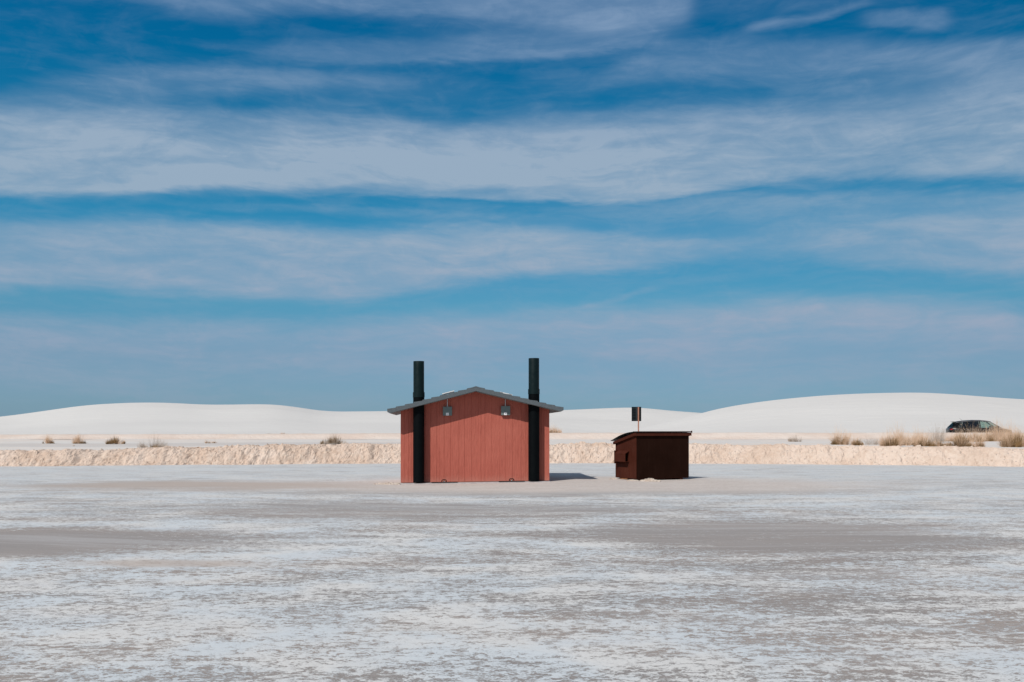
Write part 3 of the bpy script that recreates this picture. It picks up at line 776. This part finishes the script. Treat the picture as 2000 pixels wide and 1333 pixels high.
def plant(name, px, D, w, h, nb, ns, label, cat='grass tuft', grp='dry tufts behind the earth bank', z=None, dark=.45, straw='straw', seed=0, bw=.006, base='olive', mound=0, sw=.0045, spread=1.12):
    rnd = random.Random(seed*131+int(px)); X_, Y_, Z_ = plateau_pt(px, D)
    if z is not None: Z_ = z
    o = empty(name, (X_, Y_, Z_-.02)); tag(o, label, cat, grp)
    if nb:
        v, f = blades(int(nb*1.3), w*.40, h*dark*1.35, spread*1.05, bw, rnd, .7)
        if mound: v = [(x, y, zz+mound*max(0, 1-abs(x)/(w*.5))) for x, y, zz in v]
        mesh_obj('leaf_clump', v, f, base, o)
    if ns:
        v, f = blades(int(ns*.8), w*.36, h*1.25, spread*.8, sw, rnd, .7)
        # seed heads: short side spikelets
        for _ in range(ns):
            i = rnd.randrange(0, len(v)//6)*6 if len(v) >= 6 else 0
            x, y, zz = v[i+4]
            if i+5 >= len(v): continue
            for q in range(1):
                j = len(v); L = h*rnd.uniform(.06, .16); a = rnd.random()*6.28; t = rnd.uniform(.4, 1.)
                px_, py_, pz_ = v[i][0]*(1-t)+x*t, v[i][1]*(1-t)+y*t, v[i][2]*(1-t)+zz*t
                v += [(px_-sw*.6, py_, pz_), (px_+sw*.6, py_, pz_), (px_+math.cos(a)*L*.6, py_+math.sin(a)*L*.6, pz_+L)]; f.append((j, j+1, j+2))
        mesh_obj('dry_stalks', v, f, straw, o)
    return o
# --- left part
plant('grass_tuft', 96, 53.5, 0.72, 0.57, 225, 360, 'small straw-topped tuft, leftmost on the sandy shelf at left', seed=1)
plant('grass_tuft', 157, 53.5, 0.91, 0.63, 345, 570, 'round straw tuft second from the left edge of the photo', seed=2)
plant('desert_shrub', 225, 52.6, 1.17, 0.57, 630, 300, 'low dark olive shrub with a sprawling left side, third from left', 'shrub', seed=3, dark=.62, mound=.06, bw=.009)
plant('grass_tuft', 145, 50.5, 0.23, 0.16, 45, 15, 'tiny brown sprig in front of the second straw tuft', seed=4)
plant('desert_shrub', 300, 48.4, 1.76, 0.71, 255, 630, 'wide sparse feathery grey shrub with dark green base on the bank top at left', 'shrub', seed=5, straw='twig', dark=.36, sw=.003, spread=1.3)
plant('grass_tuft', 406, 53.2, 0.45, 0.34, 135, 90, 'tiny dark-based tuft, left of a pair near the middle of the left sand', seed=6)
plant('grass_tuft', 419, 53.2, 0.34, 0.28, 90, 60, 'tiny dark-based tuft, right of a pair near the middle of the left sand', seed=7)
plant('desert_shrub', 652, 49.8, 1.37, 0.69, 645, 390, 'dark brown wiry shrub on the bank left of the red building', 'shrub', seed=8, straw='twig', dark=.62, mound=.08, bw=.008, sw=.0035)
plant('desert_shrub', 632, 49.2, 0.72, 0.37, 0, 225, 'pale leafless shrub at the left foot of the dark wiry shrub', 'shrub', seed=9, straw='twig', sw=.004)
plant('desert_shrub', 673, 49.4, 0.47, 0.30, 90, 120, 'small brown sprig at the right foot of the dark wiry shrub', 'shrub', seed=10)
zf = 1.34
plant('grass_tuft', 553, 60.8, 0.44, 0.16, 135, 60, 'little tan tuft on the far bank crest between left sand and building', seed=11, z=zf)
plant('grass_tuft', 524, 60.8, 0.65, 0.09, 60, 90, 'faint flat tuft on the far bank crest, left of the tan one', seed=12, z=zf, straw='twig')
plant('grass_tuft', 1082, 61.2, 1.10, 0.67, 390, 630, 'straw shrub on the far bank at the right wall of the red building', seed=13, z=zf+.02, dark=.4)
# --- right part
plant('desert_shrub', 1551, 55, 0.98, 0.48, 45, 570, 'faint pale shrub alone on the sand right of the dumpster', 'shrub', seed=14, straw='twig', sw=.003)
plant('desert_shrub', 1640, 50.0, 1.15, 1.05, 675, 594, 'tall tan shrub, leftmost of the clumps on the right bank', 'shrub', seed=15, dark=.5, bw=.007)
plant('desert_shrub', 1672, 48.9, 0.81, 0.55, 742, 216, 'low dark grey-brown bush beside the leftmost tall tan shrub', 'shrub', seed=16, dark=.6, base='olive', bw=.008)
plant('desert_shrub', 1695, 50.5, 1.22, 0.73, 0, 396, 'ghostly pale stalks between the two large right-hand clumps', 'shrub', seed=17, straw='twig', sw=.003)
plant('desert_shrub', 1742, 47.9, 1.35, 0.98, 1170, 684, 'large fan-shaped tan shrub on the right bank edge', 'shrub', seed=18, dark=.48, bw=.007, spread=1.25)
plant('desert_shrub', 1758, 49.2, 1.22, 1.22, 360, 594, 'tall straw stalks rising behind the large fan-shaped shrub', 'shrub', seed=19, dark=.3)
plant('desert_shrub', 1768, 50.4, 1.35, 0.76, 675, 396, 'brown clump behind and right of the large fan-shaped shrub', 'shrub', seed=20, dark=.5)
plant('desert_shrub', 1784, 49.6, 0.61, 0.43, 382, 108, 'small olive bush between the two large brown clumps', 'shrub', seed=21, dark=.6)
plant('desert_shrub', 1806, 48.2, 1.28, 0.88, 967, 684, 'brown bushy clump in front of the gap left of the car', 'shrub', seed=22, dark=.5)
plant('desert_shrub', 1795, 52.5, 1.22, 1.00, 135, 594, 'pinkish dry stalks behind the brown bushy clump', 'shrub', seed=23, dark=.3, sw=.0035)
plant('desert_shrub', 1836, 48.0, 0.94, 0.51, 742, 252, 'low spotted brown bush left of the car tail', 'shrub', seed=24, dark=.6)
plant('desert_shrub', 1828, 54, 1.62, 1.34, 0, 468, 'very tall faint twigs left of the parked car', 'shrub', seed=25, straw='twig', sw=.003)
plant('desert_shrub', 1853, 47.6, 0.54, 0.41, 540, 108, 'small round olive bush below the tail of the car', 'shrub', seed=26, dark=.7)
plant('desert_shrub', 1878, 47.3, 0.74, 1.04, 675, 288, 'upright olive clump below the rear door of the car', 'shrub', seed=27, dark=.75)
plant('desert_shrub', 1868, 56, 1.62, 0.76, 337, 756, 'straw shrub in front of the rear wheel of the car', 'shrub', seed=28, dark=.4)
plant('desert_shrub', 1893, 47.4, 0.81, 0.55, 450, 288, 'loose brown bush on the bank edge below the car middle', 'shrub', seed=29)
plant('desert_shrub', 1898, 55, 1.76, 0.95, 585, 756, 'dry shrub hiding the front door of the car', 'shrub', seed=30, dark=.5)
plant('desert_shrub', 1915, 47.5, 0.74, 0.67, 180, 270, 'thin upright stalks on the bank under the car windscreen', 'shrub', seed=31)
plant('desert_shrub', 1926, 56, 1.76, 0.95, 540, 756, 'brown shrub hiding the front wheel of the car', 'shrub', seed=32, dark=.5)
plant('desert_shrub', 1952, 57, 2.03, 1.34, 450, 1008, 'pinkish straw shrub in front of the car bonnet', 'shrub', seed=33, dark=.4)
plant('desert_shrub', 1980, 55, 1.49, 1.37, 360, 756, 'tall straw shrub just right of the car nose', 'shrub', seed=34, dark=.4)
plant('desert_shrub', 1972, 47.0, 1.01, 0.95, 1035, 360, 'olive bush on the bank edge below the car nose', 'shrub', seed=35, dark=.7)
plant('desert_shrub', 1988, 47.6, 0.74, 1.04, 675, 324, 'slanting olive clump right of the bush below the car nose', 'shrub', seed=36, dark=.7)
plant('desert_shrub', 2012, 49, 1.35, 0.92, 585, 540, 'shrub cut by the right edge of the photo', 'shrub', seed=37, dark=.5)

# ------------------------------------------------------------------ car
car = empty('parked_car', ((1913-1000)/F*71+.2, 71.2, .74), R(-14)); tag(car, 'black hatchback car on the far road, half hidden by dry shrubs', 'car')
CL = 4.45
def cx_(x): return x-CL/2
st = [(0.0,.70,.90,.42),(0.05,.80,.96,.36),(.18,.87,1.01,.30),(.6,.90,1.02,.24),(1.5,.915,1.00,.22),(2.5,.915,.985,.22),(3.15,.905,.985,.22),(3.5,.89,.94,.22),(3.9,.86,.86,.22),(4.2,.78,.75,.26),(4.38,.66,.64,.32),(4.45,.52,.56,.38)]
vs = []; fs = []; RN = 12
for x, w, zt, z0 in st:
    zm = z0+(zt-z0)*.45
    ring = [(-w*.90, z0), (-w, z0+.12), (-w*1.0, zm), (-w*.985, zt-.10), (-w*.93, zt-.02), (-w*.5, zt+.012), (w*.5, zt+.012), (w*.93, zt-.02), (w*.985, zt-.10), (w, zm), (w, z0+.12), (w*.90, z0)]
    vs += [(cx_(x), y, z) for y, z in ring]
for k in range(len(st)-1):
    for i in range(RN): fs.append((k*RN+i, k*RN+(i+1) % RN, (k+1)*RN+(i+1) % RN, (k+1)*RN+i))
fs += [tuple(range(RN)), tuple(range(len(vs)-1, len(vs)-RN-1, -1))]
mb = MB(); mb.poly(vs, fs); cb = mb.build('body', 'paint', car, True)
# roof panel
rs = [(.42,.55,1.395),(.65,.60,1.445),(1.0,.625,1.495),(1.6,.635,1.535),(2.1,.63,1.53),(2.5,.61,1.49),(2.75,.58,1.44)]
vs = []; fs = []
for x, w, z in rs: vs += [(cx_(x), -w, z-.05), (cx_(x), -w*.9, z-.008), (cx_(x), 0, z+.012), (cx_(x), w*.9, z-.008), (cx_(x), w, z-.05), (cx_(x), 0, z-.045)]
for k in range(len(rs)-1):
    for i in range(6): fs.append((k*6+i, k*6+(i+1) % 6, k*6+6+(i+1) % 6, k*6+6+i))
fs += [tuple(range(6)), tuple(range(len(vs)-1, len(vs)-7, -1))]
mb = MB(); mb.poly(vs, fs); mb.build('roof', 'paint', car, True)
for s in (-1, 1):
    def B_(x): return (cx_(x), s*.86, 1.0)
    def T_(x):
        z = np.interp(x, [r[0] for r in rs], [r[2] for r in rs]); w = np.interp(x, [r[0] for r in rs], [r[1] for r in rs]); return (cx_(x), s*float(w), float(z)-.045)
    def panel(pts, th=.03):
        m_ = MB(); ins = [(p[0], p[1]-s*th, p[2]) for p in pts]; n = len(pts)
        m_.poly(list(pts)+ins, [tuple(range(n)), tuple(range(2*n-1, n-1, -1))]+[(i, (i+1) % n, (i+1) % n+n, i+n) for i in range(n)]); return m_
    panel([B_(.10), B_(.58), T_(.72), T_(.42)]).build('rear_pillar', 'paint', car)
    panel([B_(1.12), B_(1.20), T_(1.20), T_(1.12)]).build('door_pillar', 'paint', car)
    panel([B_(1.98), B_(2.06), T_(2.04), T_(1.96)]).build('door_pillar', 'paint', car)
    panel([(cx_(3.28), s*.86, .99), (cx_(3.42), s*.82, .98), T_(2.74), T_(2.62)]).build('windscreen_pillar', 'paint', car)
    def win(a, b, c, d_, gm): 
        q = panel([B_(a), B_(b), T_(c), T_(d_)], .006); q.v = [(p[0], p[1]-s*.012, p[2]) for p in q.v]; q.build('side_window', gm, car)
    win(.60, .84, .88, .74, 'glass'); win(.86, 1.10, 1.10, .90, 'privacy'); win(1.22, 1.96, 1.94, 1.22, 'privacy'); win(2.08, 3.26, 2.60, 2.06, 'glass')
    tp = [T_(x) for x in (.45, .8, 1.4, 2.0, 2.5, 2.66)]+[(cx_(3.30), s*.87, 1.0)]
    mb = MB(); mb.path([(p[0], p[1]+s*.008, p[2]-.004) for p in tp], .016, 6); mb.build('window_trim', 'trim', car)
    mb = MB(); mb.path([(cx_(.3), s*.905, .86), (cx_(1.5), s*.921, .84), (cx_(3.2), s*.912, .82)], .006, 6); mb.build('side_crease', 'trim', car)
    mb = MB(); mb.box(cx_(2.95), cx_(3.15), min(s*.90, s*1.06), max(s*.90, s*1.06), .97, 1.10); mb.build('wing_mirror', 'paint', car, True, bevel=.03)
    mb = MB(); mb.box(cx_(.03), cx_(.24), min(s*.66, s*.875), max(s*.66, s*.875), .83, .92); mb.build('tail_light', 'red', car, True, bevel=.02)
    mb = MB(); mb.box(cx_(3.98), cx_(4.28), min(s*.56, s*.80), max(s*.56, s*.80), .64, .76); mb.build('headlight', 'lamp', car, True, bevel=.02)
    mb = MB(); mb.box(cx_(.62), cx_(1.0), min(s*.2, s*.6), max(s*.2, s*.6), 1.0, 1.22); mb.build('rear_headrest', 'inner', car, bevel=.03)
    mb = MB(); mb.box(cx_(1.75), cx_(1.95), min(s*.18, s*.62), max(s*.18, s*.62), .95, 1.32); mb.build('front_seat', 'inner', car, bevel=.04)
    for x in (.82, 3.55):
        mb = MB(); mb.tube((cx_(x), s*.70, .33), (cx_(x), s*.925, .33), .33, 28); ty = mb.build('wheel', 'rubber', car, True)
        mb = MB(); mb.tube((cx_(x), s*.926, .33), (cx_(x), s*.935, .33), .21, 20); mb.build('rim', 'rim', ty)
mb = MB(); mb.poly([(cx_(2.78), -.56, 1.41), (cx_(2.78), .56, 1.41), (cx_(3.42), .78, .985), (cx_(3.42), -.78, .985)], [(0, 1, 2, 3)]); mb.build('windscreen', 'glass', car)
mb = MB(); mb.poly([(cx_(.37), -.52, 1.38), (cx_(.37), .52, 1.38), (cx_(.12), .78, .99), (cx_(.12), -.78, .99)], [(0, 1, 2, 3)]); mb.build('rear_window', 'glass', car)
mb = MB(); mb.prism([(cx_(.22), 1.425), (cx_(.42), 1.385), (cx_(.42), 1.43)], -.54, .54); mb.build('rear_spoiler', 'paint', car)
mb = MB(); mb.tube((cx_(.98), 0, 1.515), (cx_(.78), 0, 1.68), .008, 6, .004); mb.build('antenna', 'iron', car)
mb = MB(); mb.box(cx_(2.95), cx_(3.3), -.75, .75, .985, 1.05); mb.build('dashboard', 'inner', car, bevel=.02)
